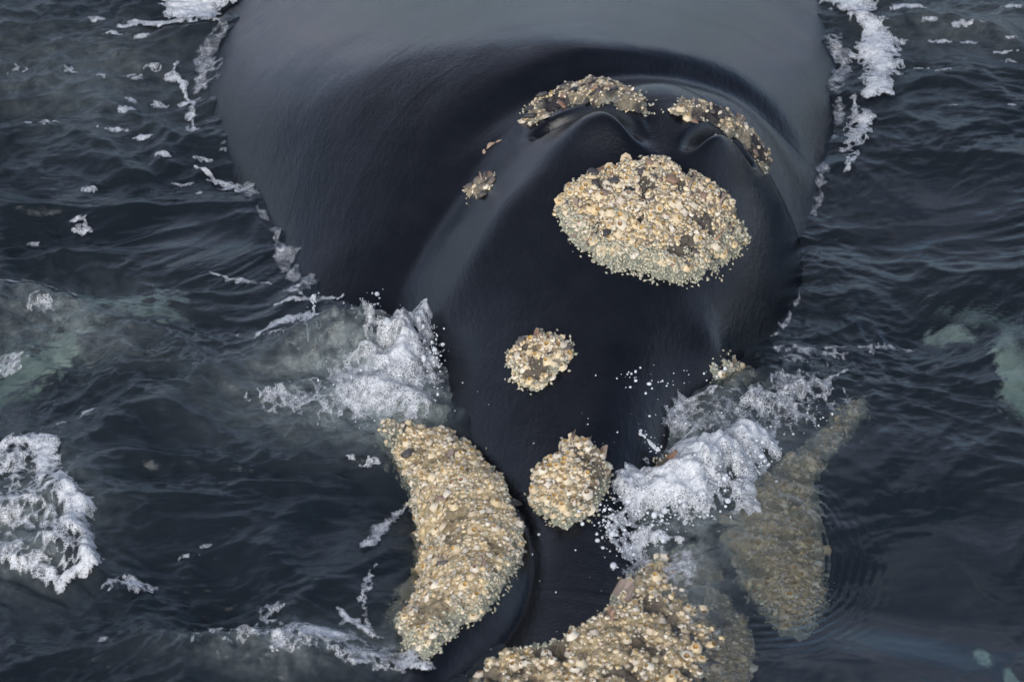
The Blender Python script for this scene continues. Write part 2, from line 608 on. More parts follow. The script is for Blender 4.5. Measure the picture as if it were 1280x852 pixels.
LIP_L = gp(np.array([505, 570, 610, 600, 545, 500]), np.array([540, 590, 670, 740, 810, 890]), 0.05)
LIP_R = gp(np.array([1075, 1010, 965, 975, 1000, 985]), np.array([500, 570, 640, 715, 800, 900]), -0.1)
BON = gp(np.array([820, 815, 780, 750, 740]), np.array([640, 720, 790, 850, 930]), 0.03)


def base_height(x, y):
    B = loft(x, y, BODY, 0.8)
    Hd = loft(x, y, HEAD, 0.55)
    Z = smax(B, Hd, 0.26)
    Z = smax(Z, lipridge(x, y, LIP_L, 0.22, (0.00, 0.14, 0.03)), 0.05)
    Z = smax(Z, lipridge(x, y, LIP_R, 0.27, (-0.05, -0.05, -0.075)), 0.06)
    Z = smax(Z, lipridge(x, y, BON, 0.22, (-0.09, -0.06, 0.0)), 0.05)
    Z = smax(Z, jaw(x, y), 0.12)
    return Z


def axis(lo, hi, step, far_hi=None, growth=1.25):
    a = list(np.arange(lo, hi + step * 0.5, step))
    if far_hi is not None:
        s = step
        while a[-1] < far_hi:
            s *= growth; a.append(a[-1] + s)
    return np.array(a)


WX = axis(-2.9, 3.2, 0.0120)
WY = axis(-3.2, 2.5, 0.0115, 7.5, 1.10)
GX, GY = np.meshgrid(WX, WY)
H = base_height(GX, GY)


def height_at(x, y, grid=None):
    g = H if grid is None else grid
    x = np.asarray(x, float); y = np.asarray(y, float)
    i = np.clip(np.searchsorted(WX, x) - 1, 0, len(WX) - 2); j = np.clip(np.searchsorted(WY, y) - 1, 0, len(WY) - 2)
    fx = np.clip((x - WX[i]) / (WX[i + 1] - WX[i]), 0, 1); fy = np.clip((y - WY[j]) / (WY[j + 1] - WY[j]), 0, 1)
    return (g[j, i] * (1 - fx) + g[j, i + 1] * fx) * (1 - fy) + (g[j + 1, i] * (1 - fx) + g[j + 1, i + 1] * fx) * fy


def on_whale(u, v, zmin=-0.6):
    """first point of the whale met by the line of sight through a photo pixel"""
    d = ray(u, v); d = d / np.linalg.norm(d, axis=-1, keepdims=True)
    t = (1.3 - CAM[2]) / d[..., 2]
    t1 = (zmin - CAM[2]) / d[..., 2]
    done = np.zeros(t.shape, bool); res = t.copy()
    n = 420
    for k in range(n + 1):
        tt = t + (t1 - t) * k / n
        p = CAM + d * tt[..., None]
        hit = (~done) & (p[..., 2] <= height_at(p[..., 0], p[..., 1]))
        res = np.where(hit, tt - (t1 - t) / n * 0.5, res); done |= hit
    res = np.where(done, res, t1)
    p = CAM + d * res[..., None]
    return p


def wpts(pix):
    a = np.asarray(pix, float)
    return on_whale(a[:, 0], a[:, 1])


# blowholes: two curved slits with swollen front lips, apex of the V towards the snout
GL = wpts([(664, 172), (690, 152), (720, 140), (750, 140), (780, 155), (806, 182)])
RL = wpts([(700, 195), (722, 173), (750, 162), (778, 172), (800, 193)])
GR = wpts([(856, 190), (880, 175), (905, 172), (928, 188), (943, 210)])
RR = wpts([(866, 212), (885, 197), (906, 192), (924, 208), (934, 230)])
VAL = wpts([(824, 196), (819, 170), (812, 150), (815, 135)])
TR = wpts([(545, 215), (600, 155), (670, 108), (750, 84), (840, 82), (925, 112), (985, 180), (1005, 240)])
H = bump_line(GX, GY, H, smooth_poly(TR, 4, False), 0.11, -0.075)
SH = wpts([(705, 205), (650, 245), (605, 310), (565, 380), (550, 430)])
H = bump_line(GX, GY, H, smooth_poly(SH, 4, False), 0.13, 0.035)
SG = wpts([(640, 190), (580, 235), (525, 310), (480, 380)])
H = bump_line(GX, GY, H, smooth_poly(SG, 4, False), 0.12, -0.035)
for (u_, v_, w_, h_) in ((912, 492, 0.16, 0.18), (1245, 395, 0.40, 0.29), (115, 392, 0.48, 0.32), (40, 440, 0.4, 0.1), (1195, 448, 0.2, 0.08), (850, 597, 0.12, 0.13), (535, 528, 0.10, 0.05)):
    c_ = gp(np.array(float(u_)), np.array(float(v_)))
    H = H + h_ * np.exp(-(np.hypot(GX - c_[0], GY - c_[1]) / w_) ** 2)
H0 = H.copy()
H = bump_line(GX, GY, H, smooth_poly(RL, 4, False), 0.12, 0.115)
H = bump_line(GX, GY, H, smooth_poly(RR, 4, False), 0.10, 0.11)
H = bump_line(GX, GY, H, smooth_poly(GL, 4, False), 0.042, -0.15)
H = bump_line(GX, GY, H, smooth_poly(GR, 4, False), 0.038, -0.15)
H = bump_line(GX, GY, H, smooth_poly(VAL, 4, False), 0.06, -0.04)
# slight unevenness of the living surface
H = H + 0.010 * fbm(GX * 1.6, GY * 1.2, 5, 3) * sstep(-0.1, 0.2, H)

DX = np.gradient(H, WX, axis=1); DY = np.gradient(H, WY, axis=0)


def normal_at(x, y):
    n = np.stack([-height_at(x, y, DX), -height_at(x, y, DY), np.ones_like(np.asarray(x, float))], -1)
    return n / np.linalg.norm(n, axis=-1, keepdims=True)


whale = link('right_whale', None, label='huge glossy black whale surfacing head first with pale barnacle-crusted callosities', cat='whale', loc=(0, 0, 0))

ny, nx = H.shape
idx = np.arange(ny * nx).reshape(ny, nx)
quads = np.stack([idx[:-1, :-1], idx[:-1, 1:], idx[1:, 1:], idx[1:, :-1]], -1).reshape(-1, 4)
keep = (H.ravel()[quads] > -1.2).any(axis=1)
quads = quads[keep]
# pale pigment blotches on the submerged lower lip
pale = np.zeros_like(H)
PALE = [(110, 385, 110, 34), (50, 445, 90, 36), (190, 400, 40, 16), (1250, 385, 62, 45), (1185, 440, 34, 22), (1275, 470, 26, 40), (1225, 812, 9, 10), (1266, 838, 10, 18), (1275, 400, 40, 30)]
for (u, v, ru, rv) in PALE:
    c = gp(np.array(u + 0.0), np.array(v + 0.0), -0.16)
    ax, ay = ru * 0.00375, rv * 0.0065
    dd = np.hypot((GX - c[0]) / ax, (GY - c[1]) / ay)
    pale = np.maximum(pale, sstep(1.15, 0.75, dd + 0.45 * fbm(GX * 6, GY * 6, 33, 4)))
pale = pale * (H < -0.05)
verts = np.stack([GX, GY, H], -1).reshape(-1, 3)
# belly: the closed underside
cx_, cy_ = WX[::8], WY[::8]
BX, BY = np.meshgrid(cx_, cy_)
BH = H[::8, ::8]
bidx = np.arange(BH.size).reshape(BH.shape) + len(verts)
bq = np.stack([bidx[:-1, :-1], bidx[1:, :-1], bidx[1:, 1:], bidx[:-1, 1:]], -1).reshape(-1, 4)
bz = -1.2 - 0.5 * (BH + 1.2)
bk = (BH.ravel()[bq - len(verts)] > -1.2).any(axis=1)
allv = np.vstack([verts, np.stack([BX, BY, bz], -1).reshape(-1, 3)])
allq = np.vstack([quads, bq[bk]])
used = np.unique(allq); remap = np.full(len(allv), -1, np.int64); remap[used] = np.arange(len(used))
pv = np.concatenate([pale.ravel(), np.zeros(BH.size)])
me = mesh_np('whale_body', allv[used], remap[allq], [M_SKIN])
add_attr(me, 'pale', pv[used])
link('body', me, whale)

# ------------------------------------------------------------------ the sea
SX = axis(-2.95, 2.95, 0.0095, 2500.0, 1.28)
SX = np.concatenate([-SX[::-1][:np.sum(SX > 2.951)], SX])
SYa = axis(-3.0, 3.5, 0.0105, 2500.0, 1.28)
ext = axis(3.0, 3.0, 0.0105, 2500.0, 1.28)[1:]
SY = np.concatenate([-ext[::-1], SYa])
XX, YY = np.meshgrid(SX, SY)


def pix_of(x, y, z=0.0):
    """where a point of the water lies in the photo's pixels (for reading off the layout only)"""
    dx, dy, dz = x - CAM[0], y - CAM[1], z - CAM[2]
    f = dy * CP - dz * SP
    return 640 + FPX * dx / f, 426 - FPX * (dy * SP + dz * CP) / f


def blob(x, y, u, v, ru, rv, rot=0.0):
    c = gp(np.array(float(u)), np.array(float(v)))
    a, b = ru * 0.00375, rv * 0.0065
    dx, dy = x - c[0], y - c[1]
    cr_, sr_ = math.cos(rot), math.sin(rot)
    return np.exp(-((dx * cr_ + dy * sr_) / a) ** 2 - ((-dx * sr_ + dy * cr_) / b) ** 2)


def chop_map(x, y):
    calm = blob(x, y, 1150, 720, 190, 200) + blob(x, y, 1050, 850, 200, 80) + 0.95 * blob(x, y, 1150, 270, 200, 110) + 0.7 * blob(x, y, 250, 300, 110, 45) + 0.6 * blob(x, y, 240, 410, 120, 30)
    return np.clip(1.0 - 0.93 * calm, 0.05, 1.0)


def sea_height(x, y):
    ch = chop_map(x, y)
    near = np.exp(-((x / 8.0) ** 2 + (y / 9.0) ** 2))
    z = 0.060 * fbm(x * 0.55 + 7, y * 0.8, 3, 2) * np.exp(-((x / 40) ** 2 + (y / 40) ** 2))
    z = z + 0.14 * blob(x, y, 1300, 1050, 320, 230)
    wx = x + 0.25 * perlin(x * 1.1, y * 1.1, 60); wy = y + 0.25 * perlin(x * 1.3 + 9, y * 1.3, 61)
    z = z + ch * (0.042 + 0.016 * sstep(0.5, -1.5, x)) * ridged(wx * 1.3 + wy * 0.4, wy * 2.0 - wx * 0.35, 21, 3, 0.42) * near
    z = z + ch * np.clip(0.6 + 0.7 * fbm(x * 0.9, y * 0.9, 222, 2), 0.15, 1.3) * 0.0100 * ridged(wx * 7 + wy * 2, wy * 11 - wx * 2.5, 41, 3, 0.55) * near
    z = z + (1 - ch) * 0.010 * fbm((x * 0.5 + y * 0.85) * 1.6, (y * 0.5 - x * 0.85) * 0.7, 231, 2) * near
    # swells pushed up beside the head
    z = z + 0.13 * blob(x, y, 455, 455, 95, 22, 0.1) * (1 + 0.5 * ridged(x * 6, y * 6, 71, 3))
    z = z + 0.06 * blob(x, y, 350, 470, 120, 25, 0.35)
    z = z + 0.06 * blob(x, y, 60, 395, 120, 24, -0.15) * (1 + 0.4 * ridged(x * 5, y * 5, 72, 3))
    z = z + 0.07 * blob(x, y, 60, 640, 80, 60) * (1 + 0.3 * ridged(x * 5, y * 5, 73, 3))
    z = z + 0.05 * blob(x, y, 330, 830, 160, 22, -0.1) * (1 + 0.5 * ridged(x * 6, y * 6, 74, 3))
    z = z + 0.05 * blob(x, y, 960, 500, 90, 40, 0.5) * (1 + 0.6 * ridged(x * 6, y * 6, 75, 3))
    z = z + 0.06 * blob(x, y, 880, 620, 60, 40, 0.3)
    z = z - 0.05 * blob(x, y, 730, 720, 60, 90)
    z = z - 0.06 * blob(x, y, 590, 690, 110, 130)
    z = z + 0.0045 * (blob(x, y, 975, 640, 90, 90) + blob(x, y, 850, 770, 80, 60)) * ridged(x * 8 + y * 3, y * 9 - x * 2, 88, 3)
    # fine rings running out from the drowned callosity
    c = gp(np.array(960.0), np.array(700.0))
    rr = np.hypot((x - c[0]) / 0.9, (y - c[1]) / 1.25)
    rm = np.exp(-((rr - 0.33) / 0.16) ** 2) * sstep(-0.1, 0.2, (x - c[0]) - 0.35 * (y - c[1]))
    z = z + 0.0030 * rm * np.sin((rr + 0.03 * perlin(x * 4, y * 4, 80)) * 2 * math.pi / 0.040)
    return z


ZS = sea_height(XX, YY)


def aer_map(x, y):
    a = (0.5 * blob(x, y, 400, 510, 110, 50) + 0.9 * blob(x, y, 490, 505, 55, 40) + 0.5 * blob(x, y, 400, 820, 130, 25)
         + 0.35 * blob(x, y, 80, 410, 110, 50) + 0.5 * blob(x, y, 40, 660, 70, 60) + 0.5 * blob(x, y, 880, 560, 110, 45, 0.5)
         + 0.5 * blob(x, y, 860, 640, 70, 50) + 0.22 * blob(x, y, 100, 100, 160, 80) + 0.2 * blob(x, y, 1220, 40, 160, 50)
         + 0.35 * blob(x, y, 840, 740, 60, 50))
    tex = 0.55 + 0.75 * ridged(x * 5, y * 6, 301, 4, 0.6) * 0.6 + 0.5 * fbm(x * 14, y * 18, 305, 4, 0.6)
    return np.clip(a * np.clip(tex, 0, 1.6), 0, 1)


sv = np.stack([XX, YY, ZS], -1).reshape(-1, 3)
n2, n1 = XX.shape
si = np.arange(n2 * n1).reshape(n2, n1)
sq = np.stack([si[:-1, :-1], si[:-1, 1:], si[1:, 1:], si[1:, :-1]], -1).reshape(-1, 4)
me = mesh_np('sea', sv, sq, [M_WATER])
add_attr(me, 'aerated', aer_map(XX, YY).ravel())
add_attr(me, 'chop', chop_map(XX, YY).ravel())
link('sea', me, label='dark grey-green choppy sea around the whale', kind='structure')


m, t, out = new_mat('deep_blocker')
p = N(t, 'BsdfDiffuse', i_Color=(0.01, 0.016, 0.018, 1))
t.links.new(p.outputs[0], out.inputs['Surface'])
q = 2600.0  # added dark sheet: keeps rays passing down through the water from meeting sky
link('deep_sky_blocker', mesh_np('deep_sky_blocker', [(-q, -q, -15), (q, -q, -15), (q, q, -15), (-q, q, -15)], [(0, 1, 2, 3)], [m]), label='dark sheet added far below the water to block the sky', kind='structure')

# ------------------------------------------------------------------ callosities
# outline in photo pixels, thickness, barnacle radius, spacing factor, louse rim width, barnacle share
CALL = [
    dict(id='A', rag=0.025, label='broad oval callosity in front of the blowholes', th=0.075, rb=0.0148, rim=0.10, n=240, rimside='low',
         pix=[(693, 262), (708, 237), (742, 216), (775, 203), (820, 193), (850, 205), (880, 222), (905, 243), (915, 262), (932, 295), (921, 318), (895, 342), (862, 358), (838, 354), (800, 345), (760, 335), (735, 322), (712, 303), (700, 288)]),
    dict(id='B', label='small rounded callosity on the snout', th=0.06, rb=0.0148, rim=0.03, n=34,
         pix=[(632, 450), (650, 425), (675, 414), (703, 420), (716, 435), (712, 455), (690, 475), (665, 490), (648, 483), (636, 468)]),
    dict(id='C', label='egg-shaped callosity near the tip of the snout', th=0.09, rb=0.0170, rim=0.04, n=100,
         pix=[(666, 620), (675, 590), (698, 568), (714, 552), (735, 556), (757, 580), (765, 600), (756, 625), (735, 648), (710, 660), (685, 652), (668, 638)]),
    dict(id='D', dark=0.45, label='long yellowish callosity along the lower lip', th=0.085, rb=0.0148, rim=0.06, n=400,
         pix=[(497, 560), (520, 548), (555, 548), (585, 562), (610, 588), (628, 622), (643, 655), (652, 690), (645, 715), (630, 740), (610, 765), (590, 780), (560, 800), (535, 825), (505, 810), (500, 785), (515, 755), (525, 720), (527, 680), (520, 640), (505, 610), (495, 585)]),
    dict(id='D2', label='yellow callosity lobe half under the splash', th=0.07, rb=0.0140, rim=0.10, n=40,
         pix=[(455, 515), (485, 498), (520, 499), (556, 510), (566, 528), (545, 543), (512, 556), (494, 590), (478, 575)]),
    dict(id='E', label='craggy callosity at the tip of the snout, partly awash', th=0.09, rb=0.0170, rim=0.06, n=260,
         pix=[(585, 880), (600, 845), (620, 830), (660, 816), (705, 802), (738, 780), (760, 755), (790, 715), (840, 690), (875, 705), (895, 745), (893, 785), (930, 812), (945, 860), (900, 930), (760, 950), (640, 930)]),
    dict(id='F', label='knob-like callosity at the waterline', th=0.06, rb=0.0140, rim=0.05, n=22,
         pix=[(888, 458), (905, 446), (925, 452), (934, 470), (935, 495), (912, 500), (890, 482)]),
    dict(id='G', label='orange callosity lump in the splash', th=0.10, rb=0.0150, rim=0.02, n=22,
         pix=[(815, 585), (835, 570), (865, 572), (885, 592), (872, 612), (838, 610)]),
    dict(id='H', dark=0.3, label='pale callosity lying under the water surface', th=0.06, rb=0.0170, rim=0.08, n=130,
         pix=[(905, 690), (925, 640), (955, 600), (1000, 568), (1050, 515), (1082, 505), (1075, 545), (1040, 590), (1022, 625), (1022, 665), (1032, 710), (1036, 760), (1012, 808), (985, 810), (950, 785), (922, 750)]),
    dict(id='I', rag=0.036, dark=1.0, label='ragged callosity strip behind a blowhole', th=0.05, rb=0.0130, rim=0.015, n=50,
         pix=[(654, 140), (680, 122), (720, 108), (770, 107), (805, 120), (812, 142), (780, 140), (745, 131), (705, 136), (668, 155)]),
    dict(id='J', rag=0.036, dark=1.0, label='narrow brown callosity strip behind a blowhole', th=0.05, rb=0.0130, rim=0.015, n=46,
         pix=[(828, 138), (860, 125), (893, 136), (925, 160), (950, 183), (966, 206), (955, 212), (930, 186), (900, 166), (860, 150)]),
    dict(id='K', rag=0.02, dark=1.0, label='little dark callosity patch beside the blowhole', th=0.035, rb=0.012, rim=0.0, n=4,
         pix=[(577, 238), (598, 222), (618, 216), (616, 233), (602, 250), (582, 248)]),
    dict(id='L', label='flat tan scab beside the blowhole', th=0.022, rb=0.0, rim=0.0, n=0,
         pix=[(599, 192), (606, 180), (618, 173), (628, 174), (617, 185), (604, 196)]),
]


def barnacle_mesh(name, seed, segs=7):
    r = random.Random(seed)
    rings = [(1.65, -0.65), (0.86, 0.42), (0.62, 0.56), (0.44, 0.02)]
    v = []
    for k, (rad, z) in enumerate(rings):
        for i in range(segs):
            a = 2 * math.pi * i / segs + 0.15 * k
            q = rad * (1 + r.uniform(-0.13, 0.13))
            v.append((q * math.cos(a), q * math.sin(a), z + r.uniform(-0.1, 0.1) * (k > 0)))
    v.append((0, 0, 0.0))
    f = []; mi = []
    for k in range(3):
        for i in range(segs):
            j = (i + 1) % segs
            a, b, c, d = k * segs + i, k * segs + j, (k + 1) * segs + j, (k + 1) * segs + i
            f += [(a, b, c), (a, c, d)]; mi += [1 if k == 2 else 0] * 2
    for i in range(segs):
        f.append((3 * segs + i, 3 * segs + (i + 1) % segs, 4 * segs)); mi.append(1)
    return np.array(v), np.array(f), mi


BARN = [barnacle_mesh('barnacle', 100 + k) for k in range(6)]
BARN_ME = []
for k, (v, f, mi) in enumerate(BARN):
    bm_ = mesh_np('barnacle', v, f, [M_SHELL, M_HOLE], True, mi)
    BARN_ME.append(bm_)


def basis(n, spin):
    n = n / np.linalg.norm(n)
    a = np.array([1.0, 0, 0]) if abs(n[0]) < 0.8 else np.array([0, 1.0, 0])
    x = np.cross(a, n); x /= np.linalg.norm(x); y = np.cross(n, x)
    c, s_ = math.cos(spin), math.sin(spin)
    return np.stack([c * x + s_ * y, -s_ * x + c * y, n], 1)


from mathutils import Matrix, Vector


def ico(sub):
    g = (1 + 5 ** 0.5) / 2
    v = [(-1, g, 0), (1, g, 0), (-1, -g, 0), (1, -g, 0), (0, -1, g), (0, 1, g), (0, -1, -g), (0, 1, -g), (g, 0, -1), (g, 0, 1), (-g, 0, -1), (-g, 0, 1)]
    f = [(0, 11, 5), (0, 5, 1), (0, 1, 7), (0, 7, 10), (0, 10, 11), (1, 5, 9), (5, 11, 4), (11, 10, 2), (10, 7, 6), (7, 1, 8), (3, 9, 4), (3, 4, 2), (3, 2, 6), (3, 6, 8), (3, 8, 9), (4, 9, 5), (2, 4, 11), (6, 2, 10), (8, 6, 7), (9, 8, 1)]
    v = [np.array(p) / np.linalg.norm(p) for p in v]
    for _ in range(sub):
        mid = {}; nf = []

        def mp_(a, b):
            k = (min(a, b), max(a, b))
            if k not in mid:
                q = v[a] + v[b]; v.append(q / np.linalg.norm(q)); mid[k] = len(v) - 1
            return mid[k]
        for a, b, c in f:
            ab, bc, ca = mp_(a, b), mp_(b, c), mp_(c, a)
            nf += [(a, ab, ca), (b, bc, ab), (c, ca, bc), (ab, bc, ca)]
        f = nf
    return np.array(v), np.array(f)


def flake_mesh(seed):
    """jagged horny plate standing off the callosity"""
    r = random.Random(seed)
    n = 5
    base = [(-0.5 + i / (n - 1), -0.12 + 0.05 * r.random(), -0.3) for i in range(n)]
    base2 = [(x, y + 0.22, z) for x, y, z in base]
    top = [((-0.42 + 0.84 * i / (n - 1)) + r.uniform(-0.05, 0.05), 0.1 + r.uniform(-0.05, 0.15), 0.55 + 0.6 * r.random()) for i in range(n)]
    v = base + base2 + top
    f = []
    for i in range(n - 1):
        f += [(i, i + 1, 2 * n + i + 1), (i, 2 * n + i + 1, 2 * n + i), (n + i + 1, n + i, 2 * n + i), (n + i + 1, 2 * n + i, 2 * n + i + 1)]
    f += [(n, 0, 2 * n), (n - 1, 2 * n - 1, 3 * n - 1)]
    return np.array(v), np.array(f)


def chunk_mesh(seed):
    r = np.random.default_rng(seed)
    v, f = ico(1)
    v = v * (0.36 + 0.16 * r.random((len(v), 1))) * np.array([1.3, 0.9, 0.8]) + r.normal(0, 0.05, v.shape)
    return v, f


CHUNK_ME_SRC = range(6)
M_TUFT = mat_shell('ragged_skin', [(0.0, (0.38, 0.23, 0.15)), (0.4, (0.22, 0.17, 0.15)), (0.8, (0.30, 0.24, 0.20)), (1.0, (0.46, 0.27, 0.17))], rough=0.5)
FLAKE_ME = [mesh_np('flake', *flake_mesh(500 + k), [M_TUFT], False) for k in range(6)]
CHUNK_ME = [mesh_np('horny_lump', *chunk_mesh(600 + k), [M_FLAKE], True) for k in range(6)]
LICE_V, LICE_F, LICE_T = [], [], []
BARN_ALL = []
FLAKES = []


def pad_point(C, x, y):
    """height of the callosity crust above the skin along the normal"""
    d, _ = poly_dist(x, y, C['poly'], True)
    ins = inside(x, y, C['poly'])
    sd = np.where(ins, d, -d)
    edge = C.get('rag', 0.020) * (fbm(x * 16, y * 16, 7, 3) + 0.5 * fbm(x * 45, y * 45, 8, 2))
    s = sd + edge
    w1 = C['wedge']
    t = C['th'] * sstep(-0.006, w1, s) - 0.012
    gap = fbm(x * 7, y * 7, 55, 3)
    t = t - 0.022 * sstep(-0.25, -0.6, gap) * sstep(0.0, 0.03, s) * (C['n'] > 0)
    lump = (0.5 + 0.5 * sstep(0, 0.04, s)) * C['th'] * (0.38 * fbm(x * 12, y * 12, 14, 3) + 0.16 * ridged(x * 36, y * 36, 19, 2))
    return s, t + lump * sstep(0.0, 0.02, s)


for C in CALL:
    pix = smooth_poly(C['pix'], 4)
    P = on_whale(pix[:, 0], pix[:, 1])
    C['poly'] = P[:, :2]
    cx0, cy0 = P[:, 0].min() - 0.05, P[:, 1].min() - 0.05
    cx1, cy1 = P[:, 0].max() + 0.05, P[:, 1].max() + 0.05
    C['wedge'] = max(0.008, min(0.06, 0.25 * min(cx1 - cx0, cy1 - cy0)))
    step = 0.0075
    gx = np.arange(cx0, cx1, step); gy = np.arange(cy0, cy1, step)
    X, Y = np.meshgrid(gx, gy)
    s, tt = pad_point(C, X, Y)
    Z = height_at(X, Y); Nn = normal_at(X, Y)
    V = np.stack([X, Y, Z], -1) + Nn * tt[..., None]
    ii = np.arange(X.size).reshape(X.shape)
    q = np.stack([ii[:-1, :-1], ii[:-1, 1:], ii[1:, 1:], ii[1:, :-1]], -1).reshape(-1, 4)
    q = q[(s.ravel()[q] > -0.008).any(axis=1)]
    u_ = np.unique(q); rm = np.full(X.size, -1); rm[u_] = np.arange(len(u_))
    me = mesh_np('callosity', V.reshape(-1, 3)[u_], rm[q], [M_CRUST if C['n'] else M_SCAB])
    side = 1.0
    rimv = sstep(C['rim'] + 0.01, max(C['rim'] * 0.5, 0.002), s + 0.02 * fbm(X * 12, Y * 12, 3, 3)) if C['rim'] else np.zeros_like(s)
    if C.get('rimside') == 'low':
        rimv = rimv * sstep(P[:, 1].mean() + 0.16, P[:, 1].mean() - 0.08, Y)
    add_attr(me, 'rim', np.clip(rimv, 0, 1).ravel()[u_])
    add_attr(me, 'gap', (sstep(-0.08, -0.4, fbm(X * 7, Y * 7, 55, 3)) * C.get('dark', 0.75)).ravel()[u_])
    add_attr(me, 'tint', np.zeros(len(u_)))
    add_attr(me, 'warm', np.full(len(u_), {'D': .85, 'D2': .9, 'C': .6, 'E': .6, 'G': .7, 'B': .4, 'F': .6, 'H': .9}.get(C['id'], 0.05)))
    C['obj'] = link('callosity', me, whale, label=C['label'])
    # barnacles: packed by dart throwing, crowded so that neighbours touch
    nt_ = C['n'] * 110
    cxs = RNG.uniform(cx0, cx1, nt_); cys = RNG.uniform(cy0, cy1, nt_)
    sxs, txs = pad_point(C, cxs, cys) if nt_ else (np.zeros(0), np.zeros(0))
    crowd = fbm(cxs * 7, cys * 7, 55, 3)               # bare gaps and crowded clusters
    rimmax = np.where((C.get('rimside') != 'low') | (cys < P[:, 1].mean()), C['rim'] * 0.5, 0.010)
    okk = (sxs > np.maximum(0.008, rimmax)) & (crowd > -0.36)
    cell = {}
    cnt = 0
    cs = C['rb'] * 2.6 + 1e-6
    for x, y, tx_, sx_, cw in zip(cxs[okk], cys[okk], txs[okk], sxs[okk], crowd[okk]):
        r = C['rb'] * (random.choice((0.6, 0.75, 0.9, 1.05, 1.25)) if cnt < C['n'] else random.choice((0.36, 0.42, 0.5, 0.6))) * (0.95 + 0.25 * cw)
        ki, kj = int(x / cs), int(y / cs)
        if any((x - x2) ** 2 + (y - y2) ** 2 < (0.74 * (r + r2)) ** 2
               for a_ in (-1, 0, 1) for b_ in (-1, 0, 1) for (x2, y2, r2) in cell.get((ki + a_, kj + b_), ())):
            continue
        cell.setdefault((ki, kj), []).append((x, y, r))
        n = normal_at(np.array([x]), np.array([y]))[0]
        pos = np.array([x, y, height_at(x, y)]) + n * (tx_ + random.uniform(-0.2, 0.3) * r)
        nn = n + np.array([random.gauss(0, 0.3), random.gauss(0, 0.3), random.gauss(0, 0.1)])
        BARN_ALL.append((r, pos, basis(nn, random.uniform(0, 6.28)), C))
        cnt += 1
        if cnt >= C['n'] * 5:
            break
    # lice: pale grains on the crust's border and in its gaps
    area_n = int(C['n'] * 17)
    x = RNG.uniform(cx0, cx1, area_n * 3); y = RNG.uniform(cy0, cy1, area_n * 3)
    sx, tx = pad_point(C, x, y)
    rimw = max(C['rim'], 0.02)
    prob = np.where(sx < rimw, 0.9, 0.07) * (sx > -0.008)
    prob = np.where((sx <= -0.008) & (sx > -0.05), 0.006 * np.exp((sx + 0.008) / 0.016), prob)
    if C.get('rimside') == 'low':
        prob = prob * np.where((sx < rimw) & (y > P[:, 1].mean() + 0.05), 0.25, 1.0)
    k = RNG.uniform(0, 1, len(x)) < prob
    x, y, tx, sx = x[k], y[k], tx[k], sx[k]
    n = normal_at(x, y)
    pos = np.stack([x, y, height_at(x, y)], -1) + n * (np.where(sx > -0.006, tx, 0.0) + 0.003)[:, None]
    for p_, n_ in zip(pos, n):
        B_ = basis(n_ + RNG.normal(0, 0.35, 3), RNG.uniform(0, 6.28))
        r = RNG.uniform(0.005, 0.0105)
        o8 = np.array([(1.3, 0, 0), (-1.3, 0, 0), (0, .75, 0.1), (0, -.75, -0.1), (0, 0, .7), (0, 0, -.5)]) * r
        base = len(LICE_V) * 6
        LICE_V.append(o8 @ B_.T + p_)
        LICE_F.append(np.array([(0, 2, 4), (2, 1, 4), (1, 3, 4), (3, 0, 4), (2, 0, 5), (1, 2, 5), (3, 1, 5), (0, 3, 5)]) + base)
        LICE_T.append(np.full(6, RNG.uniform(0, 1)))

BARN_ALL.sort(key=lambda b: -b[0] * (0.7 if b[3]['id'] in ('H',) else 1.0))
rest = []
for k, (r, pos, B_, C) in enumerate(BARN_ALL):
    if k < 300:
        o = bpy.data.objects.new('barnacle', BARN_ME[k % 6])
        COL.objects.link(o)
        o.parent = C['obj']
        M_ = Matrix(((*B_[0], 0), (*B_[1], 0), (*B_[2], 0), (0, 0, 0, 1)))
        o.matrix_basis = Matrix.Translation(Vector(pos)) @ M_ @ Matrix.Diagonal((r, r, r * random.uniform(0.75, 1.25), 1))
    else:
        rest.append((r, pos, B_))
if rest:
    vs, fs, ms, ts = [], [], [], []; off = 0
    for k, (r, pos, B_) in enumerate(rest):
        v, f, mi = BARN[k % 6]
        vs.append((v * r * np.array([1, 1, random.uniform(0.75, 1.25)])) @ B_.T + pos); fs.append(f + off); ms += mi
        ts.append(np.full(len(v), random.random())); off += len(v)
    me = mesh_np('small_barnacle_crust', np.vstack(vs), np.vstack(fs), [M_SHELL, M_HOLE], True, ms)
    add_attr(me, 'tint', np.concatenate(ts))
    link('small_barnacle_crust', me, whale, kind='stuff')
me = mesh_np('whale_lice', np.vstack(LICE_V), np.vstack(LICE_F), [M_LICE], True)
add_attr(me, 'tint', np.concatenate(LICE_T))
link('whale_lice', me, whale, kind='stuff')

